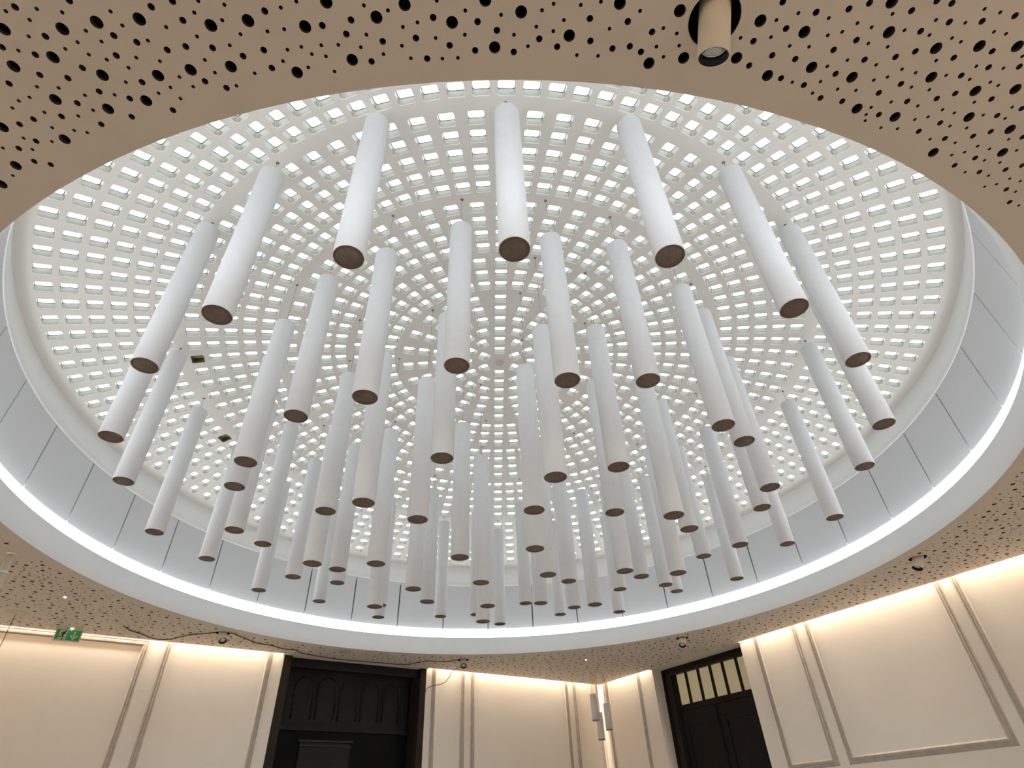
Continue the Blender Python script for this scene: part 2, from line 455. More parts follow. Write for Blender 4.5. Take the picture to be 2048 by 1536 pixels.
for s, tries, need in (('L', 12000, .075), ('M', 22000, .034), ('S', 36000, .020)):
    for _ in range(tries):
        x, y = ceil_pt(rng.uniform(0, LEN_R), rng.uniform(0, LEN_B))
        r = HOLE_R[s]
        if free(x, y, r, need) and allowed(x, y, r):
            holes.append((x, y, s)); put(x, y, s)

outer = [ceil_pt(GAP, GAP), ceil_pt(LEN_R - GAP, GAP), ceil_pt(LEN_R - GAP, LEN_B - GAP), ceil_pt(GAP, LEN_B - GAP)]
opening = circle2(CX, CY, S, 240)
near = lambda x, y: math.hypot(x, y) < 3.6
hole_polys = [circle2(x, y, HOLE_R[s], (16 if s == 'L' else 12 if s == 'M' else 10) if near(x, y) else (8 if s != 'S' else 6)) for x, y, s in holes]
spot_polys = [circle2(u, w, .076, 28) for (u, w), _ in SPOTS]
pts, fs = sheet(outer, [opening] + spot_polys + hole_polys)
mb = MB()
mb.add([(x, y, CEIL) for x, y in pts], [f[::-1] for f in fs])
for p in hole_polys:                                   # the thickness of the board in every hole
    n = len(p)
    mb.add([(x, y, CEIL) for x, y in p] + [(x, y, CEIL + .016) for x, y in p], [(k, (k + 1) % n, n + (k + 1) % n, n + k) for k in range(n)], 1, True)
for a, b in zip(outer, outer[1:] + outer[:1]):           # upstand at the light slot
    mb.add([(*a, CEIL), (*b, CEIL), (*b, CEIL + .34), (*a, CEIL + .34)], [(3, 2, 1, 0)])
ceiling = struct(mb.build('ceiling', [M['ceiling'], M['holeedge']]), 'beige perforated ceiling round the dome')
pts, fs = sheet(outer, [opening] + spot_polys)
mb = MB()
mb.add([(x, y, CEIL + .017) for x, y in pts], [f[::-1] for f in fs])  # black sheet added over the holes: darkens the void, keeps sky light out
mb.build('void_blackout_sheet', M['voidsheet'], ceiling)

# ------------------------------------------------------------------ drum: fascia, glowing strip, panels
mb = MB()
N = 240
prof = [(1.0, .5163), (.9953, .572), (1.003, .572), (1.006, .5735), (1.043, .5735)]
mb.lathe([(r * S, CAM_Z + z * S) for r, z in prof], N, (CX, CY, 0), flip=True, smooth=False)
fascia = struct(mb.build('trim_1', M['fascia']), 'white fascia ring round the ceiling opening')
for p in fascia.data.polygons: p.use_smooth = abs(p.normal.z) < .5
mb = MB()
prof = [(.9985, .5736), (1.0125, .6058), (1.024, .6058), (1.024, .5736), (.9985, .5736)]
mb.lathe([(r * S, CAM_Z + z * S) for r, z in prof], N, (CX, CY, 0), flip=True, smooth=False)
tag(mb.build('cove_light_strip', M['strip']), 'continuous glowing white light strip round the drum, above the white fascia', 'light strip')

mb = MB()
mb.lathe([(1.043 * S, CAM_Z + .5735 * S), (1.043 * S, CAM_Z + .80 * S)], N, (CX, CY, 0), flip=True)
drum = struct(mb.build('wall_drum', M['gapback']), 'round drum below the dome')
NP, P0 = 38, 5.5
gap_deg = math.degrees(.016 / (1.0144 * S))
zb, zt = .6067, .775
mb = MB()
seg = 8
aa = [-180 / NP + gap_deg / 2 + (360 / NP - gap_deg) * k / seg for k in range(seg + 1)]
V = []
for a in aa:
    for r, z in ((1.0144, zb), (1.0144, zt), (1.0200, zt), (1.0200, zb)):
        V.append(pol(r, a, z) - Vector((CX, CY, 0)))
F = []
for k in range(seg):
    for j in range(4):
        F.append((4 * k + j, 4 * k + (j + 1) % 4, 4 * (k + 1) + (j + 1) % 4, 4 * (k + 1) + j))
F += [(3, 2, 1, 0), (4 * seg, 4 * seg + 1, 4 * seg + 2, 4 * seg + 3)]
mb.add(V, F)
first = mb.build('panel', M['panel'], drum)
for k in range(NP):
    o = first if k == 0 else first.copy()
    if k:
        COL.objects.link(o); o.parent = drum
    o.location = (CX, CY, 0)
    o.rotation_euler = (0, 0, R(P0 + (k + .5) * 360 / NP))

# ------------------------------------------------------------------ dome with its glass blocks
ZA, KA = 1.0454, .18863          # z = ZA - KA r^2 (units)
AZ0 = 3.15
ROWS = [(6, [.0499]), (12, [.0908]), (18, [.1310]), (24, [.1733, .2130, .2532]), (48, [.3022, .3409, .3804]),
        (66, [.4278, .4661, .5057, .5458]), (96, [.5989, .6382, .6770, .7158, .7538]), (126, [.8081, .8447, .8826, .9210, .9583, .9948])]
HB, CR = .0505, .012             # half width of an opening, corner radius


def dz(r):
    return ZA - KA * r * r


def rounded(h, c, n=3):
    out = []
    for qx, qy, a0 in ((1, 1, 0), (-1, 1, 90), (-1, -1, 180), (1, -1, 270)):
        for k in range(n):
            a = R(a0 + 90 * k / (n - 1))
            out.append((qx * (h - c) + c * math.cos(a), qy * (h - c) + c * math.sin(a)))
    return out


RO, RI = rounded(HB + .0035, CR + .002), rounded(HB, CR)
blocks = []
for n, rs in ROWS:
    for r in rs:
        for k in range(n):
            blocks.append((r, AZ0 + k * 360 / n))


def frame(r, az):
    """origin on the dome and the three axes of a block there: along the ring, down the slope, outwards"""
    a = R(az)
    o = pol(r, az, dz(r))
    t = Vector((math.cos(a), math.sin(a), 0))
    d = Vector((math.sin(a), -math.cos(a), -2 * KA * r)).normalized()
    n = t.cross(d)
    if n.z < 0: n = -n
    return o, t, d, n


def dome_z(x, y):
    q = ((x - CX) ** 2 + (y - CY) ** 2) / (S * S)
    return CAM_Z + S * (ZA - KA * q)


R_EDGE = 1.034
polys, bev = [], []
for r, az in blocks:
    o, t, d, n = frame(r, az)
    ring_o = [o + t * x + d * y for x, y in RO]
    ring_o = [Vector((p.x, p.y, dome_z(p.x, p.y))) for p in ring_o]
    ring_i = [o + t * x + d * y + n * .0025 for x, y in RI]
    ring_d = [o + t * x + d * y + n * .006 for x, y in RI]
    polys.append([(p.x, p.y) for p in ring_o])
    bev.append((ring_o, ring_i, ring_d))
extra = [(CX, CY)]
for rr in (.02, .11, .151, .2775, .325, .404, .447, .4858, .5257, .572, .6185, .6576, .6964, .7348, .781, .8264, .8637, .9018, .9397, .9766, 1.018):
    nn = max(12, int(rr * 230))
    extra += [(CX + rr * S * math.cos(2 * PI * (k + .37) / nn), CY + rr * S * math.sin(2 * PI * (k + .37) / nn)) for k in range(nn)]
pts, fs = sheet(circle2(CX, CY, R_EDGE * S, 360), polys, extra)
mb = MB()
mb.add([(x, y, dome_z(x, y)) for x, y in pts], [f[::-1] for f in fs], 0, True)
m12 = len(RI)
ringf = [(k, (k + 1) % m12, m12 + (k + 1) % m12, m12 + k) for k in range(m12)]
for a, b, c in bev:
    mb.add(a + b, [f[::-1] for f in ringf])
    mb.add(b + c, [f[::-1] for f in ringf])
# the ring beam under the dome
mb.lathe([(r * S, CAM_Z + z * S) for r, z in ((R_EDGE, dz(R_EDGE)), (1.0325, .838), (1.027, .822), (1.0195, .795), (1.0123, .7658), (1.0135, .7645), (1.05, .7645))], 240, (CX, CY, 0), slot=1)
dome = struct(mb.build('ceiling_dome', [M['dome'], M['ring']]), 'shallow white dome pierced by rings of glass blocks')


def block_mesh(mb, X, Y, Z, o, mottled=False):
    """a glass block seen from below: four glass sides, a thin seam and the bright pane"""
    h = HB + .0012
    a = [o + X * x + Y * y + Z * .0045 for x, y in rounded(h, CR)]
    b = [o + X * x + Y * y + Z * .056 for x, y in rounded(h, CR)]
    c = [o + X * x + Y * y + Z * .058 for x, y in rounded(h - .003, CR)]
    inv = X.cross(Y).dot(Z) > 0
    fl = (lambda f: f[::-1]) if inv else (lambda f: f)
    mb.add(a + b, [fl(f) for f in ringf], 0)
    mb.add(b + c, [fl(f) for f in ringf], 1)
    mb.add(c, [fl(tuple(range(m12)))], 2)


BLOCK_MATS = [M['side'], M['edge'], M['pane']]


def visible_size(r, az):
    o = frame(r, az)[0]
    q = project(o)
    if not q or not (-20 < q[0] < 2068 and -20 < q[1] < 1556):
        return 0
    c = cam.matrix_world.translation
    t = (CEIL - c.z) / (o.z - c.z)
    w = c + (o - c) * t
    if math.hypot(w.x - CX, w.y - CY) > S:
        return 0
    return 1 / (o - c).length_squared


order = sorted(range(len(blocks)), key=lambda i: -visible_size(*blocks[i]))
MOTTLED = []                       # the two blocks coloured mottled olive
for target in ((397, 720), (453, 880)):
    MOTTLED.append(min(range(len(blocks)), key=lambda i: (lambda q: (q[0] - target[0]) ** 2 + (q[1] - target[1]) ** 2 if q else 1e9)(project(frame(*blocks[i])[0]))))
singles = [i for i in order if i not in MOTTLED][:296]
mb = MB()
block_mesh(mb, Vector((1, 0, 0)), Vector((0, 1, 0)), Vector((0, 0, 1)), Vector())
proto = mb.build('glass_block', BLOCK_MATS, dome)
mb = MB()
block_mesh(mb, Vector((1, 0, 0)), Vector((0, 1, 0)), Vector((0, 0, 1)), Vector())
dproto = mb.build('glass_block', [M['dirt'], M['dirt'], M['mottle2']], dome)


def place_block(o, i):
    p, t, d, n = frame(*blocks[i])
    if t.cross(d).dot(n) < 0: t = -t
    o.matrix_world = Matrix(((t.x, d.x, n.x, p.x), (t.y, d.y, n.y, p.y), (t.z, d.z, n.z, p.z), (0, 0, 0, 1)))


for j, i in enumerate(singles):
    o = proto if j == 0 else proto.copy()
    if j:
        COL.objects.link(o); o.parent = dome
    place_block(o, i)
for j, i in enumerate(MOTTLED):
    o = dproto if j == 0 else dproto.copy()
    if j:
        COL.objects.link(o); o.parent = dome
    place_block(o, i)
    o['label'] = 'mottled olive glass block'
rest = MB()
skip = set(singles) | set(MOTTLED)
for i in range(len(blocks)):
    if i not in skip:
        p, t, d, n = frame(*blocks[i])
        block_mesh(rest, t, d, n, p)
o = rest.build('glass_blocks', BLOCK_MATS, dome)
o['kind'] = 'stuff'
mb = MB()
mb.lathe([(0, -.012), (.036, -.012), (.041, -.008), (.041, .01)], 24, (CX, CY, CAM_Z + ZA * S))
mb.build('centre_disc', M['plate'], dome)

# ------------------------------------------------------------------ hanging tubes
TR, TL = .0715, .332 * S
mb = MB()
mb.lathe([(TR - .004, .0008), (TR - .0012, 0), (TR, .0025), (TR, TL - .004), (TR - .004, TL), (0, TL)], 40, slots=[1, 1, 0, 0, 0])
body_p = mb.build('tube_body', [M['felt'], M['rim']])
mb = MB()
mb.lathe([(0, .0022), (TR - .0042, .0022), (TR - .004, .004)], 40, flip=False)
cap_p = mb.build('end_cap', M['cap'])
mb = MB()
mb.tube([(0, 0, 0), (0, 0, .5), (0, 0, 1)], .0011, 5)
cable_p = mb.build('cable', M['cable'])
mb = MB()
mb.tube([(0, 0, 0), (0, 0, .012), (.004, 0, .020), (.006, 0, .026), (.002, 0, .032), (-.003, 0, .028)], .0018, 5)
eye_p = mb.build('top_hook', M['hook'])
mb = MB()
mb.lathe([(.0045, -.004), (.0095, -.0035), (.0105, -.001), (.0105, .006)], 18)
mb.lathe([(0, -.0012), (.0052, -.0012)], 12, slot=1)
hook_p = mb.build('ceiling_ring', [M['hook'], M['rim']])
protos = [body_p, cap_p, cable_p, eye_p, hook_p]
RING = {'e': ('outermost ring', 24, 0), 'd': ('second ring from outside', 24, 23), 'c': ('third ring from outside', 16, 0),
        'b': ('fourth ring from outside', 8, 0), 'a': ('innermost ring', 4, 0)}
ORD = ['', 'first', 'second', 'third', 'fourth', 'fifth', 'sixth', 'seventh', 'eighth', 'ninth', 'tenth', 'eleventh']
LOWS = {'e': .565, 'd': .54, 'c': .485, 'b': .48, 'a': 0}
for t, (ring, idx, x, y, z) in enumerate(TUBES):
    nm, n, n0 = RING[ring]
    k = (idx - n0) % n
    if k == 0: where = 'the one nearest the camera'
    elif k == n // 2: where = 'the one farthest off'
    elif k < n / 2: where = '%s right of the nearest' % ORD[k]
    else: where = '%s left of the nearest' % ORD[n - k]
    drop = 'hung lower' if (z - CAM_Z) / S < LOWS[ring] else 'hung higher'
    if ring == 'a': drop = 'brown end'
    root = empty('hanging_tube', (x, y, z))
    tag(root, 'white hanging tube in %s, %s, %s' % (nm, where, drop), 'hanging tube', 'white hanging tubes under the dome')
    top = z + TL
    hz = dome_z(x, y)
    for p in protos:
        o = p if t == 0 else p.copy()
        if t: COL.objects.link(o)
        o.parent = root
        if p is cable_p:
            o.location = (0, 0, TL); o.scale = (1, 1, hz - top)
        elif p is eye_p:
            o.location = (0, 0, TL)
        elif p is hook_p:
            o.location = (0, 0, hz - z)

# ------------------------------------------------------------------ walls, floor
HI = CEIL + .34
TK = .3
D1A, D1B = 3.09, 5.022           # back-wall door opening
D2A, D2B = 1.226, 2.862          # right-wall door opening


def wall(name, fn, spans, L, off0, off1, label=None):
    mb = MB()
    for a, b in spans:
        V = [fn(s, z, o) for s in (a, b) for z in (0, HI) for o in (off0, off1)]
        mb.add(V, [(0, 1, 3, 2), (4, 6, 7, 5), (0, 4, 5, 1), (2, 3, 7, 6), (0, 2, 6, 4), (1, 5, 7, 3)])
    return struct(mb.build(name, M['wall']), label)


wall_back = wall('wall_back', on_back, [(-TK, D1A), (D1B, LEN_B + TK)], LEN_B, -TK, 0, 'cream panelled wall left of the far corner')
wall_right = wall('wall_right', on_right, [(0, D2A), (D2B, LEN_R)], LEN_R, -TK, 0, 'cream panelled wall right of the far corner')
wall('wall_front', on_back, [(-TK, LEN_B + TK)], LEN_B, LEN_R, LEN_R + TK)
wall('wall_left', on_right, [(0, LEN_R)], LEN_R, LEN_B, LEN_B + TK)
mb = MB()
mb.add([on_back(-TK, 0, -TK), on_back(LEN_B + TK, 0, -TK), on_back(LEN_B + TK, 0, LEN_R + TK), on_back(-TK, 0, LEN_R + TK)], [(0, 1, 2, 3)])
mb.add([on_back(-TK, -.1, -TK), on_back(LEN_B + TK, -.1, -TK), on_back(LEN_B + TK, -.1, LEN_R + TK), on_back(-TK, -.1, LEN_R + TK)], [(3, 2, 1, 0)])
struct(mb.build('floor', M['floor']))
# cap over the light slot
mb = MB()
for a, b, c, d in ((0, LEN_R, 0, GAP), (0, LEN_R, LEN_B - GAP, LEN_B), (0, GAP, GAP, LEN_B - GAP), (LEN_R - GAP, LEN_R, GAP, LEN_B - GAP)):
    V = [(*ceil_pt(p, q), CEIL + .33) for p, q in ((a, c), (b, c), (b, d), (a, d))]
    mb.add(V, [(0, 1, 2, 3)])
struct(mb.build('trim_2', M['wall']), 'closed top of the light slot along the walls')


# slot closed over both doors, recesses boxed in unseen to stop sky leaking
mb = MB()
for fn, a, b in ((on_back, D1A - .02, D1B + .02), (on_right, D2A - .02, D2B + .02)):
    V = [fn(u, z, o) for u in (a, b) for z in (CEIL + .0005, HI + .02) for o in (-.7, GAP - .0005)]
    mb.add(V, [(0, 1, 3, 2), (4, 6, 7, 5), (0, 4, 5, 1), (2, 3, 7, 6), (0, 2, 6, 4), (1, 5, 7, 3)])
    for u0, u1 in ((a - .1, a), (b, b + .1)):           # cheeks of the recess behind the wall
        V = [fn(u, z, o) for u in (u0, u1) for z in (0, HI) for o in (-.7, -TK)]
        mb.add(V, [(0, 1, 3, 2), (4, 6, 7, 5), (0, 4, 5, 1), (2, 3, 7, 6), (0, 2, 6, 4), (1, 5, 7, 3)])
    V = [fn(u, z, o) for u in (a - .1, b + .1) for z in (0, HI) for o in (-.75, -.7)]
    mb.add(V, [(0, 1, 3, 2), (4, 6, 7, 5), (0, 4, 5, 1), (2, 3, 7, 6), (0, 2, 6, 4), (1, 5, 7, 3)])
struct(mb.build('trim_20', M['ceiling']), 'ceiling strip over the two doors, with unseen box added against sky light')


# ------------------------------------------------------------------ wall mouldings
PROF = [(0, 0), (.003, .005), (.016, .008), (.024, .006), (.030, .006), (.036, .010), (.056, .010), (.066, .005), (.070, 0)]


def moulding(fn, path, mirror=1):
    """a profiled strip swept along a path of (s, z) points, mitred; the profile grows to the right of the path"""
    mb = MB()
    n = len(path)
    rows = []
    for i in range(n):
        s, z = path[i]
        def nrm(a, b):
            ds, dzz = b[0] - a[0], b[1] - a[1]
            L = math.hypot(ds, dzz)
            return (dzz / L * mirror, -ds / L * mirror)
        ns = []
        if i: ns.append(nrm(path[i - 1], path[i]))
        if i < n - 1: ns.append(nrm(path[i], path[i + 1]))
        if len(ns) == 2:
            mx, mz = ns[0][0] + ns[1][0], ns[0][1] + ns[1][1]
            k = 2 / (mx * mx + mz * mz)
            mx, mz = mx * k, mz * k
        else:
            mx, mz = ns[0]
        rows.append([fn(s + mx * u, z + mz * u, h) for u, h in PROF])
    m = len(PROF)
    V = [p for r in rows for p in r]
    F = [(i * m + k, i * m + k + 1, (i + 1) * m + k + 1, (i + 1) * m + k) for i in range(n - 1) for k in range(m - 1)]
    mb.add(V, F, 0, False)
    return mb


BZ = CAM_Z + .455               # foot of the tall frames
top = CEIL + .03
trim = [
    (on_back, [(LEN_B - .15, CAM_Z + 1.876), (6.503, CAM_Z + 1.876), (6.503, BZ), (LEN_B - .15, BZ)], 'wide'),
    (on_back, [(6.342, top), (6.342, BZ), (5.158, BZ), (5.158, top)], ''),
    (on_back, [(2.998, top), (2.998, BZ), (2.483, BZ), (2.483, top)], ''),
    (on_back, [(2.392, top), (2.392, BZ), (.658, BZ), (.658, top)], ''),
    (on_back, [(.572, top), (.572, BZ), (.043, BZ), (.043, top)], ''),
    (on_right, [(.146, top), (.146, BZ), (.948, BZ), (.948, top)], ''),
    (on_right, [(3.080, top), (3.080, BZ), (3.712, BZ), (3.712, top)], ''),
    (on_right, [(3.819, top), (3.819, BZ), (5.405, BZ), (5.405, top)], ''),
    (on_right, [(5.506, top), (5.506, BZ), (7.3, BZ), (7.3, top)], ''),
]
TL_ = ['widest moulded frame at the left edge, under the exit sign', 'moulded frame between exit sign and dark doorway', 'narrow moulded frame just right of the dark doorway',
       'wide moulded frame in the middle of the back wall', 'narrow moulded frame left of the far corner', 'narrow moulded frame right of the far corner',
       'narrow moulded frame right of the door with the transom', 'large moulded frame right of the transom door', 'moulded frame at the right edge']
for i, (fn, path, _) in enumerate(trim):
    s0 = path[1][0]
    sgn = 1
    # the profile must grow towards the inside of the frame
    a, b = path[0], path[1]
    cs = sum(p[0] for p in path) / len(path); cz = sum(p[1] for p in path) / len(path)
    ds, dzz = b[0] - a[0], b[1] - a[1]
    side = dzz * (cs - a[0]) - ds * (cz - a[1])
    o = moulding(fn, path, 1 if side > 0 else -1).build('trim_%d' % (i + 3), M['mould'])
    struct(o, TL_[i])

# ------------------------------------------------------------------ door_1: dark doorway with carved arches
d1 = struct(empty('door_1', on_back((D1A + D1B) / 2, 0)), 'tall dark doorway with carved arches in the back wall')


def slab(fn, s0, s1, z0, z1, o0, o1, name, m, parent):
    mb = MB()
    V = [fn(s, z, o) for s in (s0, s1) for z in (z0, z1) for o in (o0, o1)]
    mb.add(V, [(0, 1, 3, 2), (4, 6, 7, 5), (0, 4, 5, 1), (2, 3, 7, 6), (0, 2, 6, 4), (1, 5, 7, 3)])
    ob = mb.build(name, m, parent)
    ob.matrix_parent_inverse = parent.matrix_world.inverted() if False else Matrix.Translation(-Vector(parent.location))
    return ob


Z = CAM_Z
TOP = CEIL - .002
slab(on_back, D1B - .10, D1B, 0, TOP, -.32, .006, 'jamb', M['wood2'], d1)
slab(on_back, D1A, D1A + .085, 0, TOP, -.32, .006, 'jamb', M['wood2'], d1)
slab(on_back, D1A + .085, D1B - .10, Z + 1.755, TOP, -.12, -.08, 'void_shade_slab', M['black'], d1)  # black slab stands for the dark void above the arches
slab(on_back, D1A - .1, D1B + .1, 0, TOP + .1, -.60, -.55, 'back_board', M['bglass'], d1)
board = slab(on_back, 3.20, D1B - .10, Z + 1.139, Z + 1.85, -.34, -.30, 'arched_board', M['board'], d1)
slab(on_back, 3.20, D1B - .10, Z + 1.10, Z + 1.139, -.34, -.265, 'ledge', M['board'], d1)
for k in range(5):
    s1 = 4.509 - .294 * k
    s0 = s1 + .235
    rad = .1175
    cz = Z + 1.575
    path = [on_back(s1, Z + 1.22, -.297)]
    path += [on_back((s0 + s1) / 2 - rad * math.cos(R(a)), cz + rad * math.sin(R(a)), -.297) for a in range(0, 181, 15)]
    path += [on_back(s0, Z + 1.22, -.297)]
    mb = MB()
    mb.tube([p - Vector(d1.location) for p in path], .013, 6)
    mb.build('arch_shade_line', M['black'], d1)  # black tubes draw the shadow lines of the arched recesses
slab(on_back, D1A + .085, D1B - .10, 0, Z + 1.10, -.33, -.31, 'door_leaf', M['bglass'], d1)
cab = slab(on_back, 3.95, 4.58, Z + .55, Z + .98, -.31, -.285, 'reflected_panel', M['board'], d1)  # this panel and its bars stand in for a reflection in the dark doorway
slab(on_back, 3.92, 4.61, Z + .985, Z + 1.005, -.31, -.265, 'reflected_cornice', M['greyboard'], d1)
slab(on_back, 3.94, 4.59, Z + .94, Z + .955, -.31, -.270, 'reflected_cornice', M['greyboard'], d1)

# ------------------------------------------------------------------ door_2: double door with a six-pane transom
d2 = struct(empty('door_2', on_right((D2A + D2B) / 2, 0)), 'dark double door with a six-pane transom in the right wall')
DP = -.20
slab(on_right, D2A, D2A + .05, 0, TOP, -.30, DP + .02, 'jamb', M['wood'], d2)
slab(on_right, D2A + .05, D2A + .16, 0, TOP, -.30, DP + .005, 'jamb', M['wood2'], d2)
slab(on_right, D2A + .16, D2A + .207, 0, TOP - .06, -.30, DP - .01, 'jamb', M['wood'], d2)
slab(on_right, D2B - .06, D2B, 0, TOP, -.30, DP, 'jamb', M['wood'], d2)
slab(on_right, D2A + .05, D2B, TOP - .05, TOP, -.30, DP + .03, 'head', M['wood'], d2)
slab(on_right, D2A + .16, D2B - .06, TOP - .09, TOP - .05, -.30, DP + .01, 'head', M['wood2'], d2)
PZ0, PZ1 = Z + 1.37, Z + 1.797
edges = [1.434, 1.645, 1.876, 2.100, 2.321, 2.557, 2.79]
for a, b in zip(edges, edges[1:]):
    slab(on_right, a + .014, b - .014, PZ0, PZ1, -.262, -.252, 'pane', M['amber'], d2)
for s in edges[1:-1]:
    slab(on_right, s - .0155, s + .0155, PZ0 - .01, PZ1 + .01, -.285, -.225, 'muntin', M['wood'], d2)
slab(on_right, 1.40, D2B - .03, PZ0 - .07, PZ0, -.29, -.215, 'transom_bar', M['wood'], d2)
slab(on_right, 1.40, D2B - .03, PZ1, PZ1 + .04, -.29, -.235, 'head', M['wood'], d2)
mid = 2.085
for a, b in ((1.41, mid - .004), (mid + .004, D2B - .04)):
    leaf = slab(on_right, a, b, .01, PZ0 - .07, -.275, -.235, 'door_leaf', M['wood'], d2)
    mb = MB()
    lo = Vector(d2.location)
    for u0, u1, v0, v1 in ((a + .02, a + .11, .02, PZ0 - .08), (b - .11, b - .02, .02, PZ0 - .08), (a + .11, b - .11, PZ0 - .27, PZ0 - .08), (a + .11, b - .11, 1.0, 1.15)):
        V = [on_right(s, z, o) - lo for s in (u0, u1) for z in (v0, v1) for o in (-.236, -.223)]
        mb.add(V, [(0, 1, 3, 2), (4, 6, 7, 5), (0, 4, 5, 1), (2, 3, 7, 6), (0, 2, 6, 4), (1, 5, 7, 3)])
    mb.build('leaf_frame', M['wood'], d2)

# ------------------------------------------------------------------ recessed spotlights
SPL = ['largest beige spotlight, in the ceiling nearest the camera', 'beige spotlight beside the sagging brown wire, right of the exit sign',
       'beige spotlight with the thin wire hanging from it, above the dark doorway edge', 'beige spotlight above the door with the transom',
       'beige spotlight tilted over the large moulded frame on the right wall']
for ((u, w), e), lab in zip(SPOTS, SPL):
    root = tag(empty('ceiling_spotlight', (u, w, CEIL)), lab, 'spotlight', 'recessed spotlights in the perforated ceiling')
    mb = MB()
    mb.lathe([(.0762, -.0005), (.0762, .15), (0, .15)], 28, flip=True)
    mb.build('housing', M['black'], root)
    mb = MB()
    mb.lathe([(.0758, -.0004), (.078, -.0016), (.087, -.0016), (.089, -.0002)], 36, flip=True)
    mb.build('trim_ring', M['ceiling'], root)
    e = Vector(e)
    ax = e.normalized()
    L = e.length
    mb = MB()
    mb.lathe([(.030, -.075), (.040, -.070), (.0455, -.060), (.0455, L - .003), (.0445, L), (.0425, L)], 32, axis=ax)
    mb.build('lamp_body', M['spot'], root)
    mb = MB()
    mb.lathe([(.0425, L), (.0418, L + .0005), (.0345, L - .026), (.0335, L - .030)], 32, axis=ax)
    mb.build('bezel', M['black'], root)
    mb = MB()
    mb.lathe([(.0346, L - .0245), (.0325, L - .0235), (.0318, L - .0275)], 28, axis=ax)
    mb.build('lens_ring', M['chrome'], root)
    mb = MB()
    mb.lathe([(.0330, L - .029), (.022, L - .040), (.009, L - .046), (0, L - .047)], 28, axis=ax)
    mb.build('reflector', M['lens'], root)

# ------------------------------------------------------------------ flush covers, small lights
PL = ['round flush cover in the ceiling, right of the exit sign', 'greyish round flush cover above the dark doorway', 'round flush cover above the middle of the back wall',
      'round flush cover left of the spotlight over the transom door', 'round flush cover above the large moulded frame', 'round flush cover at the right edge of the ceiling']
for i, ((x, y), lab) in enumerate(zip(PATCHES, PL)):
    mb = MB()
    mb.lathe([(0, -.006), (.062, -.006), (.074, -.004), (.077, 0)], 32, flip=True)
    tag(mb.build('ceiling_cover', M['plate2'] if i == 1 else M['plate'], loc=(x, y, CEIL)), lab, 'cover', 'round flush covers in the ceiling')
LL = ['small bright ceiling light above the exit sign', 'small bright ceiling light near the far corner']
for (x, y), lab in zip(LEDS, LL):
    root = tag(empty('ceiling_light', (x, y, CEIL)), lab, 'light', 'small white ceiling lights')
    mb = MB()
    mb.lathe([(.011, -.003), (.030, -.003), (.042, -.001), (.043, 0)], 28, flip=True)
    mb.build('plate', M['plate'], root)
    mb = MB()
    mb.lathe([(0, -.012), (.007, -.010), (.011, -.004), (.011, 0)], 16, flip=True)
    mb.build('bulb', M['led'], root)

# ------------------------------------------------------------------ exit sign
SO = .22
sx0, sx1, sz0, sz1 = 7.155, 7.388, Z + 1.731, Z + 1.853
sign = tag(empty('exit_sign', on_back((sx0 + sx1) / 2, sz0, SO)), 'green exit sign with running figure and down arrow, hanging from the ceiling', 'exit sign')
sw, sh = sx1 - sx0, sz1 - sz0


def sp(u, v, o=0.0):
    """sign face: u from its left edge, v up from its foot, o towards the room"""
    return BD * -(u - sw / 2) + Vector((0, 0, v)) + RD * o


def flat(polys, name, m, o, t=.0012):
    mb = MB()
    for P in polys:
        n = len(P)
        a = sum(P[k][0] * P[(k + 1) % n][1] - P[(k + 1) % n][0] * P[k][1] for k in range(n))
        if a < 0: P = P[::-1]
        V = [sp(u, v, o) for u, v in P] + [sp(u, v, o + t) for u, v in P]
        F = [tuple(range(n, 2 * n)), tuple(range(n - 1, -1, -1))] + [(k, (k + 1) % n, n + (k + 1) % n, n + k) for k in range(n)]
        mb.add(V, F)
    return mb.build(name, m, sign)


def rect(a, b, c, d):
    return [(a, c), (b, c), (b, d), (a, d)]


def limb(pts, w):
    out = []
    for (x0, y0), (x1, y1) in zip(pts, pts[1:]):
        L = math.hypot(x1 - x0, y1 - y0)
        nx, ny = -(y1 - y0) / L * w / 2, (x1 - x0) / L * w / 2
        ex, ey = (x1 - x0) / L * w * .3, (y1 - y0) / L * w * .3
        out.append([(x0 - ex + nx, y0 - ey + ny), (x1 + ex + nx, y1 + ey + ny), (x1 + ex - nx, y1 + ey - ny), (x0 - ex - nx, y0 - ey - ny)])
    return out


fb = .0105
flat([rect(0, sw, 0, sh)], 'back_plate', M['signframe'], -.014, .012)
flat([rect(0, sw, 0, fb), rect(0, sw, sh - fb, sh), rect(0, fb, fb, sh - fb), rect(sw - fb, sw, fb, sh - fb)], 'frame', M['signframe'], -.002, .006)
flat([rect(fb, sw - fb, fb, sh - fb)], 'green_panel', M['green'], -.002, .001)
px0, px1, py0, py1 = .036, .104, fb + .003, sh - fb - .006
flat([rect(px0, px1, py0, py1)], 'door_symbol', M['white'], -.0008, .0008)
man = [circle2(.087, .096, .0075, 12)] + limb([(.078, .086), (.068, .060)], .016) + limb([(.068, .060), (.078, .040), (.074, .014)], .008) \
    + limb([(.067, .058), (.055, .042), (.038, .040)], .008) + limb([(.077, .086), (.060, .084), (.052, .070)], .006) + limb([(.078, .084), (.088, .070), (.098, .074)], .006)
flat(man, 'running_figure', M['dgreen'], .0001, .0008)
ax_ = .168
flat([rect(ax_ - .0075, ax_ + .0075, .045, sh - .022)] + limb([(ax_ - .030, .060), (ax_ + .002, .024)], .013) + limb([(ax_ + .030, .060), (ax_ - .002, .024)], .013), 'arrow', M['white'], -.0008, .001)
mb = MB()
mb.lathe([(0, .008), (.005, .006), (.006, .001), (.006, -.003), (0, -.003)], 14, tuple(sp(.128, sh - .006, .008)), flip=True)
mb.build('bulb', M['led'], sign)
mb = MB()
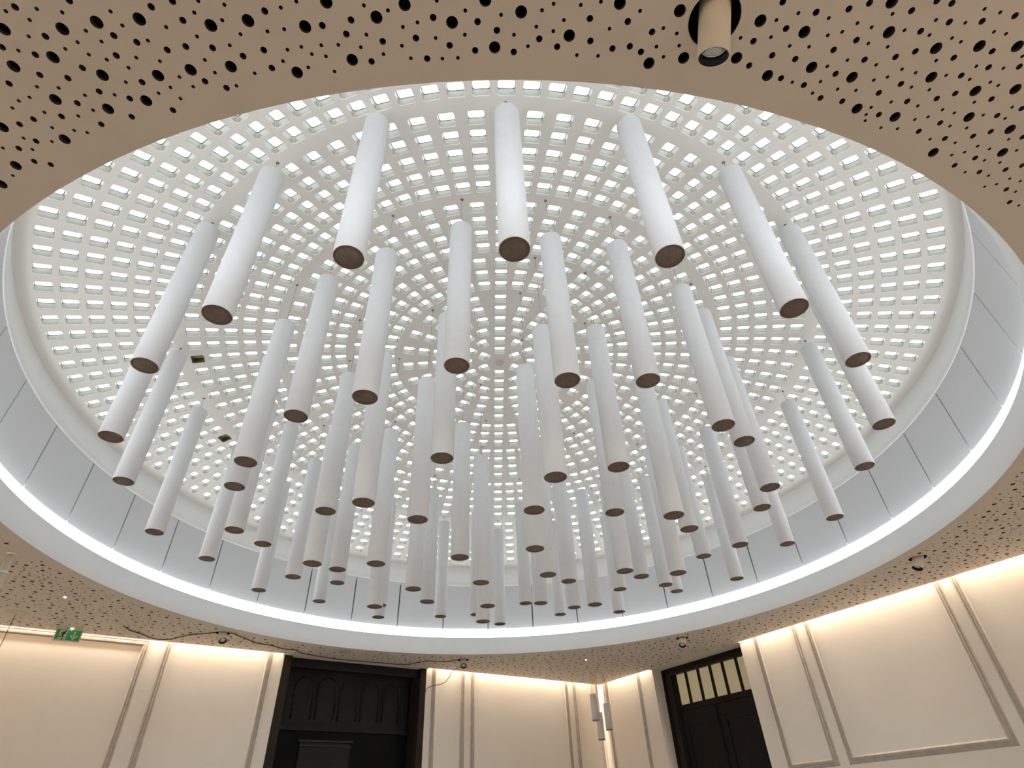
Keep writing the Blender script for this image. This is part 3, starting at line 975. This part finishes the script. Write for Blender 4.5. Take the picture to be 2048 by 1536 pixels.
for u in (.03, sw - .03):
    a = sp(u, sh, -.008); mb.tube([a, a + Vector((0, 0, CEIL - sz1))], .004, 8)
mb.build('hanger', M['signframe'], sign)

# ------------------------------------------------------------------ three grey pendants in the corner
PD = [((.967, 9.287), 3.160, 2.826, 'upper left grey cylinder pendant in the far corner'), ((1.044, 9.504), 2.958, 2.616, 'lowest grey cylinder pendant, half behind the upper left one'),
      ((1.154, 9.391), 3.050, 2.720, 'right hand grey cylinder pendant in the far corner')]
for (x, y), zt, zb_, lab in PD:
    root = tag(empty('pendant_lamp', (x, y, zb_)), lab, 'pendant', 'grey pendants in the far corner')
    h = zt - zb_
    mb = MB()
    mb.lathe([(.046, .012), (.0465, 0), (.048, 0), (.048, h - .003), (.045, h), (0, h)], 28)
    mb.build('shade', M['pend'], root)
    mb = MB()
    mb.lathe([(.0482, -.002), (.0484, .008), (.0482, .009)], 28)
    mb.lathe([(0, .012), (.0462, .012)], 28)
    mb.build('rim', M['pdark'], root)
    mb = MB()
    for dx in (-.016, .016):
        mb.tube([(dx * .85, dx * .55, h), (dx * .85, dx * .55, CEIL - zb_)], .0022, 6)
    mb.build('cord', M['pdark'], root)
mb = MB()
mb.lathe([(0, -.008), (.07, -.008), (.085, -.005), (.088, 0)], 36, flip=True)
tag(mb.build('ceiling_canopy', M['plate'], loc=(CANOPY[0], CANOPY[1], CEIL)), 'round ceiling canopy holding the three grey pendants', 'canopy')

# ------------------------------------------------------------------ glass tube pendant at the left edge, hanging wire
root = tag(empty('glass_pendant', (GLASS_AT[0], GLASS_AT[1], 2.95)), 'frosted glass tube pendant at the left edge of the ceiling', 'pendant')
h = CEIL - 2.95
mb = MB()
mb.lathe([(.031, 0), (.033, .004), (.033, .36)], 28)
mb.lathe([(.030, .360), (.030, h)], 28)
mb.build('glass_tube', M['tubeglass'], root)
mb = MB()
mb.lathe([(.0335, .352), (.0365, .356), (.0365, .368), (.0335, .372)], 28)
mb.lathe([(.0305, h - .014), (.034, h - .012), (.034, h)], 28)
mb.build('ring', M['chrome'], root)
root = tag(empty('hanging_wire', (WIRE_AT[0], WIRE_AT[1], CEIL)), 'thin wire hanging from a smudged ceiling plate at the left edge', 'wire')
mb = MB()
mb.tube([(0, 0, -.02), (0, 0, -.35), (.002, .001, -.8), (0, 0, -1.1)], .003, 6)
mb.build('cord', M['wire'], root)
mb = MB()
mb.lathe([(0, -.007), (.07, -.006), (.095, -.003), (.10, 0)], 36, flip=True)
mb.lathe([(0, -.03), (.009, -.028), (.011, -.01)], 14, flip=True)
mb.build('plate', M['plate'], root)

# ------------------------------------------------------------------ loose wires along the ceiling
def smooth_path(P, z, n=5):
    P = [Vector((*p, z)) if len(p) == 2 else Vector(p) for p in P]
    out = []
    for i in range(len(P) - 1):
        a, b, c, d = P[max(i - 1, 0)], P[i], P[i + 1], P[min(i + 2, len(P) - 1)]
        for k in range(n):
            t = k / n
            out.append(.5 * ((2 * b) + (c - a) * t + (2 * a - 5 * b + 4 * c - d) * t * t + (3 * b - a - 3 * c + d) * t ** 3))
    return out + [P[-1]]


W1 = [(-4.147, 6.118), (-4.165, 6.282), (-4.126, 6.424), (-4.108, 6.573), (-4.047, 6.667), (-3.931, 6.676), (-3.788, 6.607), (-3.646, 6.539), (-3.511, 6.523), (-3.352, 6.5)]
W2 = [(-3.202, 6.534), (-3.184, 6.566), (-3.131, 6.809), (-3.078, 6.993), (-2.97, 7.099), (-2.881, 7.271), (-2.763, 7.358), (-2.73, 7.522), (-2.55, 7.731), (-2.373, 7.895), (-1.972, 8.134), (-1.616, 8.332), (-1.476, 8.284), (-1.27, 8.194), (-1.072, 8.276), (-0.884, 8.199)]
W3 = [(-0.844, 7.97, 3.311), (-0.922, 8.065, 3.295), (-0.995, 8.162, 3.224), (-1.079, 8.251, 3.186), (-1.207, 8.312, 3.178), (-1.294, 8.399, 3.168), (-1.333, 8.519, 3.162), (-1.343, 8.659, 3.164)]
W3 = [(-.798, 8.153, 3.367)] + [(x, y, z) for x, y, z in W3[1:]]
for P, lab in ((W1, 'brown wire sagging along the ceiling from the round cover to the left spotlight'), (W2, 'long brown wire along the ceiling between two spotlights, above the dark doorway'),
               (W3, 'thin wire hanging from a spotlight to the dark doorway edge')):
    mb = MB()
    mb.tube(smooth_path(P, CEIL - .006), .0045 if P is not W3 else .0038, 6)
    tag(mb.build('ceiling_wire', M['wire']), lab, 'wire', 'loose wires below the ceiling')
